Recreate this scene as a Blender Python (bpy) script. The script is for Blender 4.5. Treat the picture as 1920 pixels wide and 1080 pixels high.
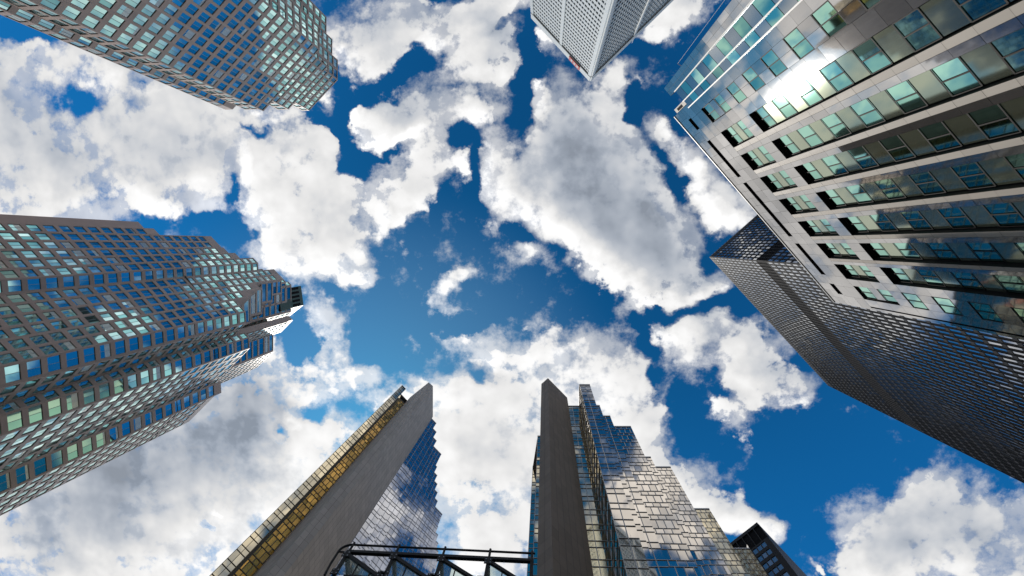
import bpy, math, random
import numpy as np
from mathutils import Matrix, Vector

random.seed(7)
rng = np.random.default_rng(7)
for o in list(bpy.data.objects):
    bpy.data.objects.remove(o)
scene = bpy.context.scene
COL = scene.collection

# ------------------------------------------------------------------ camera
# World axes: +X runs to the picture's right, +Y to the picture's bottom, +Z up.
FPX = 853.0                      # focal length in photo pixels (16 mm on a 36 mm sensor)
ZEN = (1021.0, 458.0)            # where the verticals meet in the photo
EYE = 1.6
zc = Vector((ZEN[0] - 960, 540 - ZEN[1], -FPX)).normalized()
xc = (Vector((1, 0, 0)) - zc * zc.x).normalized()
yc = zc.cross(xc)
R3 = Matrix((xc, yc, zc))        # camera -> world
cam_data = bpy.data.cameras.new('camera')
cam_data.sensor_width = 36.0
cam_data.lens = FPX / 1920 * 36.0
cam_data.clip_start = 0.1
cam_data.clip_end = 20000
cam = bpy.data.objects.new('camera', cam_data)
COL.objects.link(cam)
cam.matrix_world = Matrix.Translation((0, 0, EYE)) @ R3.to_4x4()
scene.camera = cam
RN = np.array(R3)


def ray(px, py):
    d = RN @ np.array([px - 960, 540 - py, -FPX], float)
    return d[:2] / d[2]


def at(px, py, h):
    """plan position (x, y) of the photo pixel at height h metres above the ground"""
    r = ray(px, py) * (h - EYE)
    return (float(r[0]), float(r[1]))


def project(p):
    v = RN.T @ (np.asarray(p, float) - np.array([0, 0, EYE]))
    if v[2] > -1e-3:
        return None
    return (960 + FPX * v[0] / -v[2], 540 - FPX * v[1] / -v[2])


# ------------------------------------------------------------------ sun
SUN = Vector((-0.38, 0.47, 1.0)).normalized()
sun_data = bpy.data.lights.new('sun', 'SUN')
sun_data.energy = 2.8
sun_data.angle = math.radians(0.5)
sun_data.color = (1.0, 0.94, 0.86)
sun = bpy.data.objects.new('sun', sun_data)
COL.objects.link(sun)
sun.rotation_euler = SUN.to_track_quat('Z', 'Y').to_euler()
SUN_EL = math.asin(SUN.z)
SUN_ROT = math.atan2(SUN.x, SUN.y)

# ------------------------------------------------------------------ exposure
scene.render.engine = 'CYCLES'
scene.view_settings.view_transform = 'Standard'
scene.view_settings.look = 'None'
scene.view_settings.exposure = 0.0
scene.view_settings.gamma = 1.0
scene.cycles.max_bounces = 8
scene.cycles.glossy_bounces = 5
scene.cycles.use_denoising = True
scene.render.resolution_x, scene.render.resolution_y = 1024, 576

# ------------------------------------------------------------------ sky
world = bpy.data.worlds.new('World')
scene.world = world
world.use_nodes = True
world.cycles.sampling_method = 'MANUAL'
world.cycles.sample_map_resolution = 512
STR = 0.1


class Nodes:
    """small helper to write node trees as expressions"""

    def __init__(self, tree):
        self.t = tree

    def new(self, kind, **kw):
        n = self.t.nodes.new(kind)
        for k, v in kw.items():
            setattr(n, k, v)
        return n

    def link(self, a, b):
        self.t.links.new(a, b)

    def put(self, sock, v):
        if hasattr(v, 'is_linked') or hasattr(v, 'links'):
            self.link(v, sock)
        else:
            sock.default_value = v

    def m(self, op, a, b=0.0, c=None, clamp=False):
        n = self.new('ShaderNodeMath', operation=op, use_clamp=clamp)
        self.put(n.inputs[0], a)
        self.put(n.inputs[1], b)
        if c is not None:
            self.put(n.inputs[2], c)
        return n.outputs[0]

    def v(self, op, a, b=(0, 0, 0), s=None):
        n = self.new('ShaderNodeVectorMath', operation=op)
        self.put(n.inputs[0], a)
        self.put(n.inputs[1], b)
        if s is not None:
            self.put(n.inputs['Scale'], s)
        return n.outputs[0] if op not in ('LENGTH', 'DOT_PRODUCT') else n.outputs['Value']

    def ramp(self, x, a, b, lo=0.0, hi=1.0):
        n = self.new('ShaderNodeMapRange', interpolation_type='SMOOTHSTEP')
        self.put(n.inputs[0], x)
        for i, q in enumerate((a, b, lo, hi)):
            n.inputs[i + 1].default_value = q
        return n.outputs[0]

    def noise(self, vec, scale, detail=2.0, rough=0.5, out='Fac', lac=2.0):
        n = self.new('ShaderNodeTexNoise', noise_dimensions='3D')
        self.put(n.inputs['Vector'], vec)
        n.inputs['Scale'].default_value = scale
        n.inputs['Detail'].default_value = detail
        n.inputs['Roughness'].default_value = rough
        n.inputs['Lacunarity'].default_value = lac
        return n.outputs[out]

    def mix(self, f, a, b, mode='MIX'):
        n = self.new('ShaderNodeMix', data_type='RGBA', blend_type=mode)
        n.clamp_factor = True
        self.put(n.inputs[0], f)
        self.put(n.inputs[6], a)
        self.put(n.inputs[7], b)
        return n.outputs[2]


# the clouds over the street: centre, half axes (degrees-like units of the sky plane x853), turn, weight
CLOUDS = [
    # bank at the left, above the stepped tower
    (40, 260, 170, 150), (220, 250, 150, 110), (330, 260, 140, 110), (350, 330, 120, 80), (130, 105, 140, 45),
    (100, 370, 190, 55), (430, 275, 55, 50), (330, 185, 130, 36, 20), (300, 405, 45, 25), (500, 222, 75, 20),
    # left of the middle
    (560, 330, 105, 75), (600, 430, 85, 85), (520, 430, 55, 65), (650, 480, 45, 55), (560, 500, 80, 45),
    (600, 270, 55, 28), (535, 290, 60, 36), (690, 518, 18, 16), (495, 375, 36, 36),
    # ragged pieces above it
    (760, 320, 75, 55, 0, .75), (740, 378, 55, 36, 0, .8), (830, 300, 48, 36, 0, .7), (715, 412, 20, 22), (862, 322, 28, 14),
    (750, 205, 95, 58), (700, 228, 55, 32), (800, 228, 60, 38), (855, 200, 34, 22, 0, .7),
    (890, 90, 66, 62), (912, 130, 50, 36), (860, 50, 46, 38), (700, 45, 105, 66), (655, 95, 50, 45),
    (780, 28, 46, 30), (612, 168, 28, 26), (940, -6, 80, 18), (880, 222, 34, 34, 0, .6), (930, 205, 46, 24, -30, .55),
    (892, 262, 26, 28, 0, .6),
    # the big one in the middle
    (1050, 260, 90, 85), (1010, 330, 100, 85), (1100, 330, 110, 75, 45), (1160, 420, 115, 85, 45),
    (1200, 480, 100, 70, 40), (1100, 440, 100, 52, 40), (1258, 495, 50, 55), (1190, 548, 60, 28, 20),
    (1165, 265, 66, 56), (1215, 365, 70, 60), (1268, 440, 52, 50), (1100, 215, 40, 34, 0, .8), (992, 190, 26, 26), (955, 352, 52, 52), (922, 430, 34, 24, 0, .7), (995, 482, 44, 22, 30, .7), (1302, 530, 40, 34),
    (840, 552, 44, 22, -35), (882, 520, 22, 16),
    # right of it
    (1265, 40, 48, 38), (1150, 150, 38, 38, 0, .75), (1040, 70, 46, 30, 0, .65), (1248, 265, 26, 26, 0, .7),
    (1312, 322, 55, 34, 50), (1372, 392, 50, 46), (1332, 372, 46, 36), (1358, 530, 24, 24, 0, .8),
    (1310, 640, 80, 48), (1390, 680, 85, 44, 30), (1462, 722, 62, 36, 0, .85), (1300, 602, 54, 34),
    (1422, 642, 46, 36, 0, .7), (1482, 748, 44, 24, 0, .6), (1402, 790, 44, 36, 0, .8), (1396, 842, 44, 26, 0, .8),
    (1340, 790, 46, 36, 0, .45),
    # bank at the bottom
    (950, 662, 130, 60, 0, .55), (870, 620, 50, 30, 0, .6), (1050, 650, 70, 50, 0, .5), (1150, 650, 70, 50, 0, .55),
    (900, 850, 110, 140), (950, 800, 140, 110), (1000, 960, 150, 150), (1150, 760, 85, 75), (1200, 860, 70, 75),
    (1236, 930, 50, 56), (830, 740, 66, 34), (790, 702, 46, 20, 0, .6), (740, 745, 46, 26, 0, .7),
    (1100, 702, 110, 52, 0, .9), (960, 1060, 150, 60), (1350, 965, 66, 34), (1402, 992, 44, 32), (1440, 1000, 26, 20),
    (1300, 925, 44, 36),
    # bank at the bottom left
    (590, 600, 34, 46, 0, .8), (622, 648, 36, 44, 0, .8), (645, 700, 62, 44, 0, .8), (560, 742, 85, 34, 0, .7),
    (528, 692, 34, 52, 0, .8), (622, 812, 46, 46, 0, .9), (460, 780, 66, 66), (400, 850, 120, 90), (250, 900, 200, 130),
    (100, 1000, 200, 150), (420, 980, 120, 120), (330, 1050, 150, 80), (560, 890, 85, 85), (690, 690, 36, 20, 0, .8),
    (260, 930, 380, 190, -28, .9), (440, 900, 150, 110, -30, .7),
    # bottom right corner
    (1700, 1000, 100, 84), (1800, 1020, 135, 76, 0, .8), (1640, 1052, 62, 56), (1880, 940, 86, 50, 0, .6),
    (1740, 922, 50, 30, 0, .7), (1900, 1060, 100, 60, 0, .8), (1530, 1068, 12, 7, 30, .8),
    # hidden from here, but mirrored in the glass
    (745, 890, 70, 120), (690, 1010, 80, 80), (1262, -50, 66, 80), (1250, -150, 80, 50), (1150, -110, 70, 60, 0, .9), (1340, -200, 120, 80), (600, 1220, 220, 130),
    (1610, 150, 70, 66), (1470, 62, 60, 50), (1550, -10, 66, 60), (1630, -80, 80, 60), (1395, 128, 46, 40), (1760, 330, 150, 70, 20, .9), (1800, 90, 120, 60), (1700, 560, 120, 60), (1850, 760, 80, 50),
    # blue gaps
    (850, 604, 60, 12, -10, -1.2), (790, 600, 16, 40, 0, -.9),
    (640, 262, 50, 12, 25, -1.0), (856, 258, 26, 38, 20, -1.1), (725, 275, 50, 9, 0, -.8), (1430, 240, 66, 56, 0, -1.3),
    (640, 200, 20, 60, 0, -1.2), (760, 118, 70, 16, -15, -1.0), (978, 205, 24, 64, 15, -1.1), (882, 270, 26, 22, 0, -.9),
    (606, 236, 30, 12, 30, -1.0), (1272, 330, 130, 14, 52, -1.2), (1180, 185, 14, 40, -20, -.9), (1272, 576, 60, 14, -10, -1.1), (1212, 622, 14, 36, 0, -.9),
    (1100, -340, 380, 110, 0, -1.6), (1380, 560, 46, 22, 0, -1.0), (1290, 800, 40, 56, 0, -.9),
    (1500, 840, 110, 60, 0, -1.3), (1470, 900, 56, 70, 0, -1.2), (985, 100, 14, 60, 0, -1.0), (886, 350, 12, 56, 10, -1.0),
    (700, 640, 40, 60, 0, -.8), (1215, 700, 16, 40, 0, -.6),
    (150, 192, 58, 36, 0, -1.5), (62, 68, 52, 20, 20, -1.5), (270, 160, 44, 14, 15, -1.2), (470, 243, 50, 9, 25, -1.2),
    (440, 330, 14, 46, 10, -1.3), (402, 425, 56, 18, 0, -1.3), (662, 305, 26, 24, 0, -1.4), (965, 442, 34, 14, 30, -1.1),
    (560, 640, 22, 36, 0, -1.2), (598, 780, 36, 20, -30, -1.1), (526, 826, 20, 16, 0, -1.2), (403, 1000, 16, 9, 0, -1.6),
    (890, 700, 30, 26, 0, -1.1), (700, 170, 40, 22, -20, -.8), (630, 130, 12, 22, 0, -1.), (1035, 690, 26, 30, 0, -.7),
    (960, 180, 20, 36, 30, -.9), (905, 55, 14, 30, 40, -.6),
]


def cloud_group():
    g = bpy.data.node_groups.new('cloud_cover', 'ShaderNodeTree')
    g.interface.new_socket('P', in_out='INPUT', socket_type='NodeSocketVector')
    g.interface.new_socket('Cover', in_out='OUTPUT', socket_type='NodeSocketFloat')
    N = Nodes(g)
    gi = N.new('NodeGroupInput')
    go = N.new('NodeGroupOutput')
    p = gi.outputs[0]
    w1 = N.v('SUBTRACT', N.noise(p, 5.0, 3.0, 0.55, 'Color'), (.5, .5, .5))
    p2 = N.v('ADD', p, N.v('SCALE', w1, s=0.15))
    w2 = N.v('SUBTRACT', N.noise(p, 24.0, 4.0, 0.6, 'Color'), (.5, .5, .5))
    p2 = N.v('ADD', p2, N.v('SCALE', w2, s=0.055))
    p2 = N.v('MULTIPLY', p2, (1, 1, 0))
    tot = None
    for c in CLOUDS:
        cx, cy, rx, ry = c[:4]
        rot = c[4] if len(c) > 4 else 0
        w = c[5] if len(c) > 5 else 1.0
        q = ray(cx, cy)
        mp = N.new('ShaderNodeMapping', vector_type='TEXTURE')
        N.link(p2, mp.inputs['Vector'])
        k = 1 / FPX / 0.66
        mp.inputs['Location'].default_value = (q[0], q[1], 0)
        mp.inputs['Rotation'].default_value = (0, 0, math.radians(rot))
        mp.inputs['Scale'].default_value = (rx * k, ry * k, 1)
        gr = N.new('ShaderNodeTexGradient', gradient_type='SPHERICAL')
        N.link(mp.outputs[0], gr.inputs[0])
        tot = N.m('MULTIPLY_ADD', gr.outputs['Fac'], w, 0.0 if tot is None else tot)
    # beyond the part of the sky the street shows, broken cloud of the same kind
    sp = N.new('ShaderNodeSeparateXYZ')
    N.link(p, sp.inputs[0])
    far = N.ramp(N.m('ABSOLUTE', sp.outputs[0]), 1.2, 1.35)
    far = N.m('MAXIMUM', far, N.ramp(sp.outputs[1], -.58, -.72))
    far = N.m('MAXIMUM', far, N.ramp(sp.outputs[1], .80, .95))
    tot = N.m('MULTIPLY_ADD', far, N.ramp(N.noise(p, 2.6, 3.0, .5), .40, .60, 0.0, 1.3), tot)
    N.link(tot, go.inputs[0])
    return g


NW = Nodes(world.node_tree)
world.node_tree.nodes.clear()
tc = NW.new('ShaderNodeTexCoord')
dirv = NW.v('NORMALIZE', tc.outputs['Generated'])
sep = NW.new('ShaderNodeSeparateXYZ')
NW.link(dirv, sep.inputs[0])
zz = NW.m('MAXIMUM', sep.outputs[2], 0.06)
cmb = NW.new('ShaderNodeCombineXYZ')
NW.link(NW.m('DIVIDE', sep.outputs[0], zz), cmb.inputs[0])
NW.link(NW.m('DIVIDE', sep.outputs[1], zz), cmb.inputs[1])
P = cmb.outputs[0]
grp = cloud_group()


def cover(vec):
    n = NW.new('ShaderNodeGroup')
    n.node_tree = grp
    NW.link(vec, n.inputs[0])
    return n.outputs[0]


F = cover(P)
P_off = NW.v('ADD', P, (-0.026, 0.030, 0))
F_off = cover(P_off)
fine = NW.m('MULTIPLY', NW.m('SUBTRACT', NW.noise(P, 30.0, 8.0, 0.6), 0.5), 0.26)
fb = NW.m('ADD', NW.m('SUBTRACT', NW.noise(P, 7.5, 12.0, 0.60), 0.5), fine)
fb_off = NW.m('SUBTRACT', NW.noise(P_off, 7.5, 6.0, 0.60), 0.5)


def dens(f, n):
    f = NW.m('SUBTRACT', NW.m('MINIMUM', f, NW.m('MULTIPLY_ADD', f, 0.10, 0.70)), 0.35)
    return NW.m('MULTIPLY_ADD', n, 2.4, f)


D = dens(F, fb)
D_off = dens(F_off, fb_off)
soft = NW.ramp(NW.noise(P, 3.3, 2.0, .5), .35, .65, .28, .75)      # crisp here, wispy there
alpha = NW.m('DIVIDE', NW.m('ADD', D, 0.05), soft, clamp=True)
alpha = NW.m('MULTIPLY', alpha, NW.m('MULTIPLY', alpha, NW.m('MULTIPLY_ADD', alpha, -2.0, 3.0)))
wisp = NW.m('ADD', NW.m('MINIMUM', F, .6), NW.m('MULTIPLY', NW.m('SUBTRACT', NW.noise(P, 11.0, 8.0, .66), .5), 2.4))
alpha = NW.m('MAXIMUM', alpha, NW.ramp(wisp, .06, .75, 0.0, .68))
core = NW.ramp(NW.m('MULTIPLY_ADD', fb, 1.3, F), 0.85, 1.45)      # inside a bank the gaps show more cloud, not sky
hollow = NW.m('MULTIPLY', core, NW.m('SUBTRACT', 1.0, alpha))
alpha = NW.m('MAXIMUM', alpha, NW.m('MULTIPLY', core, .96))
bil = NW.m('SUBTRACT', NW.noise(P, 7.5, 3.5, 0.55), NW.noise(P_off, 7.5, 3.5, 0.55))
lit = NW.m('ADD', NW.m('MULTIPLY', bil, 2.2), NW.m('SUBTRACT', NW.m('MINIMUM', F, 1.3), NW.m('MINIMUM', F_off, 1.3)))
# the heavy grey bellies
belly = None
Pw = NW.v('ADD', P, NW.v('SCALE', NW.v('SUBTRACT', NW.noise(P, 5.0, 4.0, .55, 'Color'), (.5, .5, .5)), s=.22))
Pw = NW.v('MULTIPLY', Pw, (1, 1, 0))
for cx, cy, rx, ry, rot, w in ((230, 900, 300, 130, -30, 1.6), (470, 790, 90, 80, -40, 1.2), (80, 260, 150, 110, 0, .5), (330, 300, 120, 60, 0, .35),
                               (1110, 330, 110, 70, 45, .9), (1230, 470, 110, 70, 40, 1.0), (1050, 250, 60, 50, 0, .5), (615, 430, 40, 70, 20, .5),
                               (900, 900, 110, 160, 0, .6), (750, 200, 80, 40, 0, .5), (700, 50, 110, 50, 0, .4), (900, 80, 50, 50, 0, .4),
                               (1640, 1010, 110, 70, 0, .4), (1850, 1000, 110, 70, 0, .6), (1400, 690, 110, 40, 20, .4)):
    mp = NW.new('ShaderNodeMapping', vector_type='TEXTURE')
    NW.link(Pw, mp.inputs['Vector'])
    q = ray(cx, cy)
    mp.inputs['Location'].default_value = (q[0], q[1], 0)
    mp.inputs['Rotation'].default_value = (0, 0, math.radians(rot))
    mp.inputs['Scale'].default_value = (rx / FPX / .6, ry / FPX / .6, 1)
    gr = NW.new('ShaderNodeTexGradient', gradient_type='SPHERICAL')
    NW.link(mp.outputs[0], gr.inputs[0])
    belly = NW.m('MULTIPLY_ADD', gr.outputs['Fac'], w, 0.0 if belly is None else belly)
thick = NW.m('ADD', NW.m('MULTIPLY', NW.ramp(F, 0.8, 2.6), .35), belly)
sun_d = NW.v('DOT_PRODUCT', dirv, tuple(SUN))
near_sun = NW.ramp(sun_d, 0.72, 1.0)
val = NW.m('MULTIPLY_ADD', lit, 0.24, 0.79)
val = NW.m('MULTIPLY_ADD', thick, -0.31, val)
val = NW.m('MULTIPLY_ADD', hollow, -0.16, val)
val = NW.m('MULTIPLY_ADD', near_sun, 0.18, val)
val = NW.m('MINIMUM', NW.m('MAXIMUM', val, 0.34), 1.15)
ccol = NW.mix(NW.ramp(val, 0.35, 0.85), (0.80, 0.90, 1.06, 1), (1.0, 0.995, 0.99, 1))
cl = NW.v('SCALE', ccol, s=NW.m('DIVIDE', val, STR))
sky = NW.new('ShaderNodeTexSky', sky_type='NISHITA')
sky.sun_disc = False
sky.sun_elevation = SUN_EL
sky.sun_rotation = SUN_ROT
sky.altitude = 100
sky.air_density = 1.0
sky.dust_density = 0.4
sky.ozone_density = 2.0
blue = NW.v('MULTIPLY', sky.outputs[0], (0.05, 0.64, 1.02))
blue = NW.v('SCALE', blue, s=NW.ramp(NW.v('LENGTH', P), .2, 1.1, .70, 1.12))
glow = NW.ramp(sun_d, 0.84, 1.0)
blue = NW.mix(NW.m('MULTIPLY', glow, .2), blue, (3.0, 5.6, 8.4, 1))
col = NW.mix(alpha, blue, cl)
bg = NW.new('ShaderNodeBackground')
NW.link(col, bg.inputs['Color'])
bg.inputs['Strength'].default_value = STR
wo = NW.new('ShaderNodeOutputWorld')
NW.link(bg.outputs[0], wo.inputs['Surface'])

# ------------------------------------------------------------------ materials
MATS = {}


def material(name, base, rough=0.6, metal=0.0, spec=0.5, vary=0.0, grain=0.0, grain_scale=1.0, joints=None,
             bump=0.0, bump_scale=4.0, tint2=None, coat=0.0, streak=False):
    """principled surface; vary = tone change from piece to piece, grain = soft blotches, joints = (width, height, depth)"""
    m = bpy.data.materials.new(name)
    m.use_nodes = True
    N = Nodes(m.node_tree)
    b = m.node_tree.nodes['Principled BSDF']
    b.inputs['Roughness'].default_value = rough
    b.inputs['Metallic'].default_value = metal
    b.inputs['Specular IOR Level'].default_value = spec
    b.inputs['Coat Weight'].default_value = coat
    col = (*base, 1)
    geo = N.new('ShaderNodeNewGeometry')
    tcx = N.new('ShaderNodeTexCoord')
    if tint2 is not None:
        col = N.mix(N.ramp(geo.outputs['Random Per Island'], .1, .9), (*base, 1), (*tint2, 1))
    if vary:
        f = N.m('MULTIPLY_ADD', geo.outputs['Random Per Island'], 2 * vary, 1 - vary)
        col = N.v('SCALE', col if not isinstance(col, tuple) else col[:3], s=f)
    if grain:
        gv = tcx.outputs['Object']
        if streak:                                  # rain runs: blotches drawn out down the wall
            gv = N.v('MULTIPLY', gv, (1, 1, .10))
        n = N.noise(gv, grain_scale, 6.0, .6)
        f = N.m('MULTIPLY_ADD', n, 2 * grain, 1 - grain)
        col = N.v('SCALE', col if not isinstance(col, tuple) else col[:3], s=f)
        r = N.m('MULTIPLY_ADD', n, 0.25 * rough, rough * .88)
        N.link(r, b.inputs['Roughness'])
    if isinstance(col, tuple):
        b.inputs['Base Color'].default_value = col
    else:
        N.link(col, b.inputs['Base Color'])
    if bump:
        bn = N.new('ShaderNodeBump')
        bn.inputs['Strength'].default_value = bump
        bn.inputs['Distance'].default_value = 0.05
        N.link(N.noise(tcx.outputs['Object'], bump_scale, 3.0, .5), bn.inputs['Height'])
        N.link(bn.outputs[0], b.inputs['Normal'])
    MATS[name] = m
    return m


material('pink_granite', (.43, .33, .285), .42, spec=.35, grain=.16, grain_scale=.35, vary=.10)
material('teal_glass', (.30, .62, .62), .035, 1.0, vary=.35, tint2=(.52, .74, .70))
material('blue_glass', (.28, .74, .76), .035, 1.0, vary=.35, tint2=(.50, .75, .75))
material('drawn_blind', (.60, .64, .58), .22, .55, vary=.2)
material('window_frame', (.30, .33, .34), .4, .6)
material('white_marble', (.62, .645, .64), .45, grain=.06, grain_scale=.2, vary=.05)
material('white_tower_glass', (.13, .21, .30), .06, 1.0, vary=.3)
material('black_steel', (.009, .009, .010), .5, spec=.2, grain=.2, grain_scale=.5)
material('bronze_glass', (.47, .48, .49), .06, 1.0, vary=.15)
material('louvre_black', (.006, .006, .007), .8, spec=.1)
material('polished_panel', (.47, .455, .44), .04, .94, vary=.14, grain=.12, grain_scale=1.2, bump=.02, bump_scale=.8, streak=True)
material('channel_panel', (.36, .40, .30), .05, .88, vary=.10, grain=.05, grain_scale=.6)
material('pier_stone', (.36, .325, .28), .55, grain=.22, grain_scale=1.6, vary=.08, streak=True)
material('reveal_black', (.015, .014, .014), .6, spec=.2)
material('green_glass', (.24, .50, .40), .03, 1.0, vary=.22, tint2=(.40, .66, .54))
material('grey_pane', (.30, .33, .35), .08, 1.0, vary=.12)
material('white_metal', (.62, .62, .60), .4)
material('shaded_concrete', (.225, .18, .15), .8, grain=.25, grain_scale=.5, vary=.09, bump=.2, bump_scale=1.5, streak=True)  # same concrete as the other blade, its shade put into a darker, browner colour
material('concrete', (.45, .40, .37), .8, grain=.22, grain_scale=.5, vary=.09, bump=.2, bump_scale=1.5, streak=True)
material('concrete_joint', (.10, .09, .085), .9)
material('silver_glass', (.60, .60, .63), .03, 1.0, vary=.16)
material('pale_gold_glass', (.84, .72, .50), .04, 1.0, vary=.12)
material('gold_glass', (.74, .41, .07), .05, .45, vary=.3)
material('bronze_mirror', (.75, .68, .60), .03, 1.0, vary=.16)
material('mullion_metal', (.42, .41, .40), .35, .7)
material('dark_mullion', (.10, .085, .06), .5, .4)
material('black_paint', (.006, .006, .007), .5, spec=.25)
material('green_metal', (.03, .075, .06), .5, grain=.2)
material('dull_pane', (.26, .29, .29), .15, 1.0, vary=.3, tint2=(.40, .36, .33))
material('sign_red', (.55, .06, .05), .5)
material('roof_membrane', (.16, .16, .16), .9, grain=.2)
material('asphalt', (.05, .05, .052), .9, grain=.25, grain_scale=.8)
material('cable_steel', (.35, .36, .38), .4, .8)
m = material('skylight_glass', (.75, .88, .86), .02, 0.0)
m.node_tree.nodes['Principled BSDF'].inputs['Transmission Weight'].default_value = 0.85
m.node_tree.nodes['Principled BSDF'].inputs['IOR'].default_value = 1.05


# ------------------------------------------------------------------ building helpers
class MB:
    """collects quads and boxes and links them as ONE mesh object"""

    def __init__(self):
        self.v, self.f, self.mi, self.mats = [], [], [], []

    def slot(self, mat):
        if mat not in self.mats:
            self.mats.append(mat)
        return self.mats.index(mat)

    def poly(self, pts, mat):
        i = len(self.v)
        self.v.extend(tuple(map(float, p)) for p in pts)
        self.f.append(tuple(range(i, i + len(pts))))
        self.mi.append(self.slot(mat))

    def hexa(self, p, mat):
        """p: 4 bottom points, 4 top points"""
        i = len(self.v)
        self.v.extend(tuple(map(float, q)) for q in p)
        s = self.slot(mat)
        for f in ((3, 2, 1, 0), (4, 5, 6, 7), (0, 1, 5, 4), (1, 2, 6, 5), (2, 3, 7, 6), (3, 0, 4, 7)):
            self.f.append(tuple(i + k for k in f))
            self.mi.append(s)

    def tube(self, a, b, r, mat, n=8):
        a, b = Vector(a), Vector(b)
        d = (b - a).normalized()
        x = d.orthogonal().normalized()
        y = d.cross(x)
        i = len(self.v)
        s = self.slot(mat)
        for c in (a, b):
            for k in range(n):
                t = 2 * math.pi * k / n
                self.v.append(tuple(c + x * (r * math.cos(t)) + y * (r * math.sin(t))))
        for k in range(n):
            self.f.append((i + k, i + (k + 1) % n, i + n + (k + 1) % n, i + n + k))
            self.mi.append(s)
        self.f.append(tuple(i + k for k in reversed(range(n))))
        self.f.append(tuple(i + n + k for k in range(n)))
        self.mi += [s, s]

    def build(self, name, parent=None, origin=None):
        off = np.array(origin if origin is not None else (parent_base(parent) if parent else (0, 0, 0)), float)
        me = bpy.data.meshes.new(name)
        me.from_pydata([tuple(np.array(p) - off) for p in self.v], [], self.f)
        for mt in self.mats:
            me.materials.append(MATS[mt])
        me.polygons.foreach_set('material_index', self.mi)
        me.update()
        o = bpy.data.objects.new(name, me)
        COL.objects.link(o)
        if parent is not None:
            o.parent = parent
            o.location = off - parent_base(parent)
        else:
            o.location = off
        BASE[o.name] = off
        return o


BASE = {}


def parent_base(o):
    return BASE[o.name]


def thing(name, label, cat, loc, group=None):
    o = bpy.data.objects.new(name, None)
    COL.objects.link(o)
    o.location = loc
    BASE[o.name] = np.array(loc, float)
    o['label'] = label
    o['category'] = cat
    if group:
        o['group'] = group
    return o


A_U = math.radians(46.7)                       # the street grid
U = np.array([math.cos(A_U), math.sin(A_U)])   # towards the picture's lower right
V = np.array([-math.sin(A_U), math.cos(A_U)])  # towards the picture's lower left
X2, Y2 = np.array([1.0, 0.0]), np.array([0.0, 1.0])


def rp(x, y, h):
    """plan point that shows x, y photo pixels from the zenith when it is h metres up"""
    return np.array(at(ZEN[0] + x, ZEN[1] + y, h))


def out_normal(p0, p1, inside):
    d = (p1 - p0) / np.linalg.norm(p1 - p0)
    n = np.array([d[1], -d[0]])
    if np.dot(n, (p0 + p1) / 2 - inside) < 0:
        n = -n
    return d, n


def pt(p, z):
    return (p[0], p[1], z)


class Windows:
    """every window of one building; the largest in the photo become parts of their own, the rest one part"""

    def __init__(self):
        self.w = []

    def add(self, c, d, n, w, h, glass, frame, bars, tilt):
        self.w.append((np.asarray(c, float), d, n, w, h, glass, frame, bars, tilt))

    @staticmethod
    def shape(mb, spec):
        c, d, n, w, h, glass, frame, (nx, nz), tilt = spec
        d3, n3, z3 = np.array([d[0], d[1], 0]), np.array([n[0], n[1], 0]), np.array([0, 0, 1.0])
        nx, nz = max(nx, 1), max(nz, 1)
        for i in range(nx):
            for j in range(nz):
                a, b = rng.normal(0, tilt, 2)
                x0, x1 = (-.5 + i / nx) * w, (-.5 + (i + 1) / nx) * w
                z0, z1 = (-.5 + j / nz) * h, (-.5 + (j + 1) / nz) * h
                xm, zm = (x0 + x1) / 2, (z0 + z1) / 2
                mb.poly([c + d3 * x + z3 * z + n3 * ((x - xm) * a + (z - zm) * b)
                         for x, z in ((x0, z0), (x1, z0), (x1, z1), (x0, z1))], glass)
        if glass in ('teal_glass', 'blue_glass') and rng.random() < .16:   # a blind partly drawn
            zb = h / 2 - h * rng.choice([.25, .4, .55, .8])
            mb.poly([c + d3 * x + z3 * z + n3 * .012 for x, z in ((-w / 2 + .05, zb), (w / 2 - .05, zb), (w / 2 - .05, h / 2 - .05), (-w / 2 + .05, h / 2 - .05))],
                    'drawn_blind')
        if frame:
            t, e = 0.045, 0.045
            bars = [((-.5 + i / nx) * w, None) for i in range(0, nx + 1)] + [(None, (-.5 + j / nz) * h) for j in range(0, nz + 1)]
            for bx, bz in bars:
                if bx is not None:
                    q = [(bx - t, -h / 2), (bx + t, -h / 2), (bx + t, h / 2), (bx - t, h / 2)]
                else:
                    q = [(-w / 2, bz - t), (w / 2, bz - t), (w / 2, bz + t), (-w / 2, bz + t)]
                mb.poly([c + d3 * x + z3 * z + n3 * e for x, z in q], frame)

    def area(self, spec, hidden):
        c, d, n, w, h = spec[:5]
        if np.dot(n, -c[:2]) <= 0:
            return 0
        q = project(c)
        if q is None or not (6 < q[0] < 1914 and 6 < q[1] < 1074) or hidden(q):
            return 0
        P = [project(c + np.array([d[0] * sx * w / 2, d[1] * sx * w / 2, sz * h / 2])) for sx, sz in ((-1, -1), (1, -1), (1, 1), (-1, 1))]
        if any(p is None for p in P):
            return 0
        return abs(sum(P[i][0] * P[(i + 1) % 4][1] - P[(i + 1) % 4][0] * P[i][1] for i in range(4))) / 2

    def emit(self, parent, top=98, hidden=lambda q: False, pane_parts=False):
        order = sorted(range(len(self.w)), key=lambda i: -self.area(self.w[i], hidden))
        for i in order[:top]:
            s = self.w[i]
            if self.area(s, hidden) <= 0:
                top = order.index(i)
                break
            mb = MB()
            self.shape(mb, s)
            mb.build('window', parent, s[0])
        if order[top:]:
            mb = MB()
            for i in order[top:]:
                self.shape(mb, self.w[i])
            mb.build('window', parent)['kind'] = 'stuff'


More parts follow.
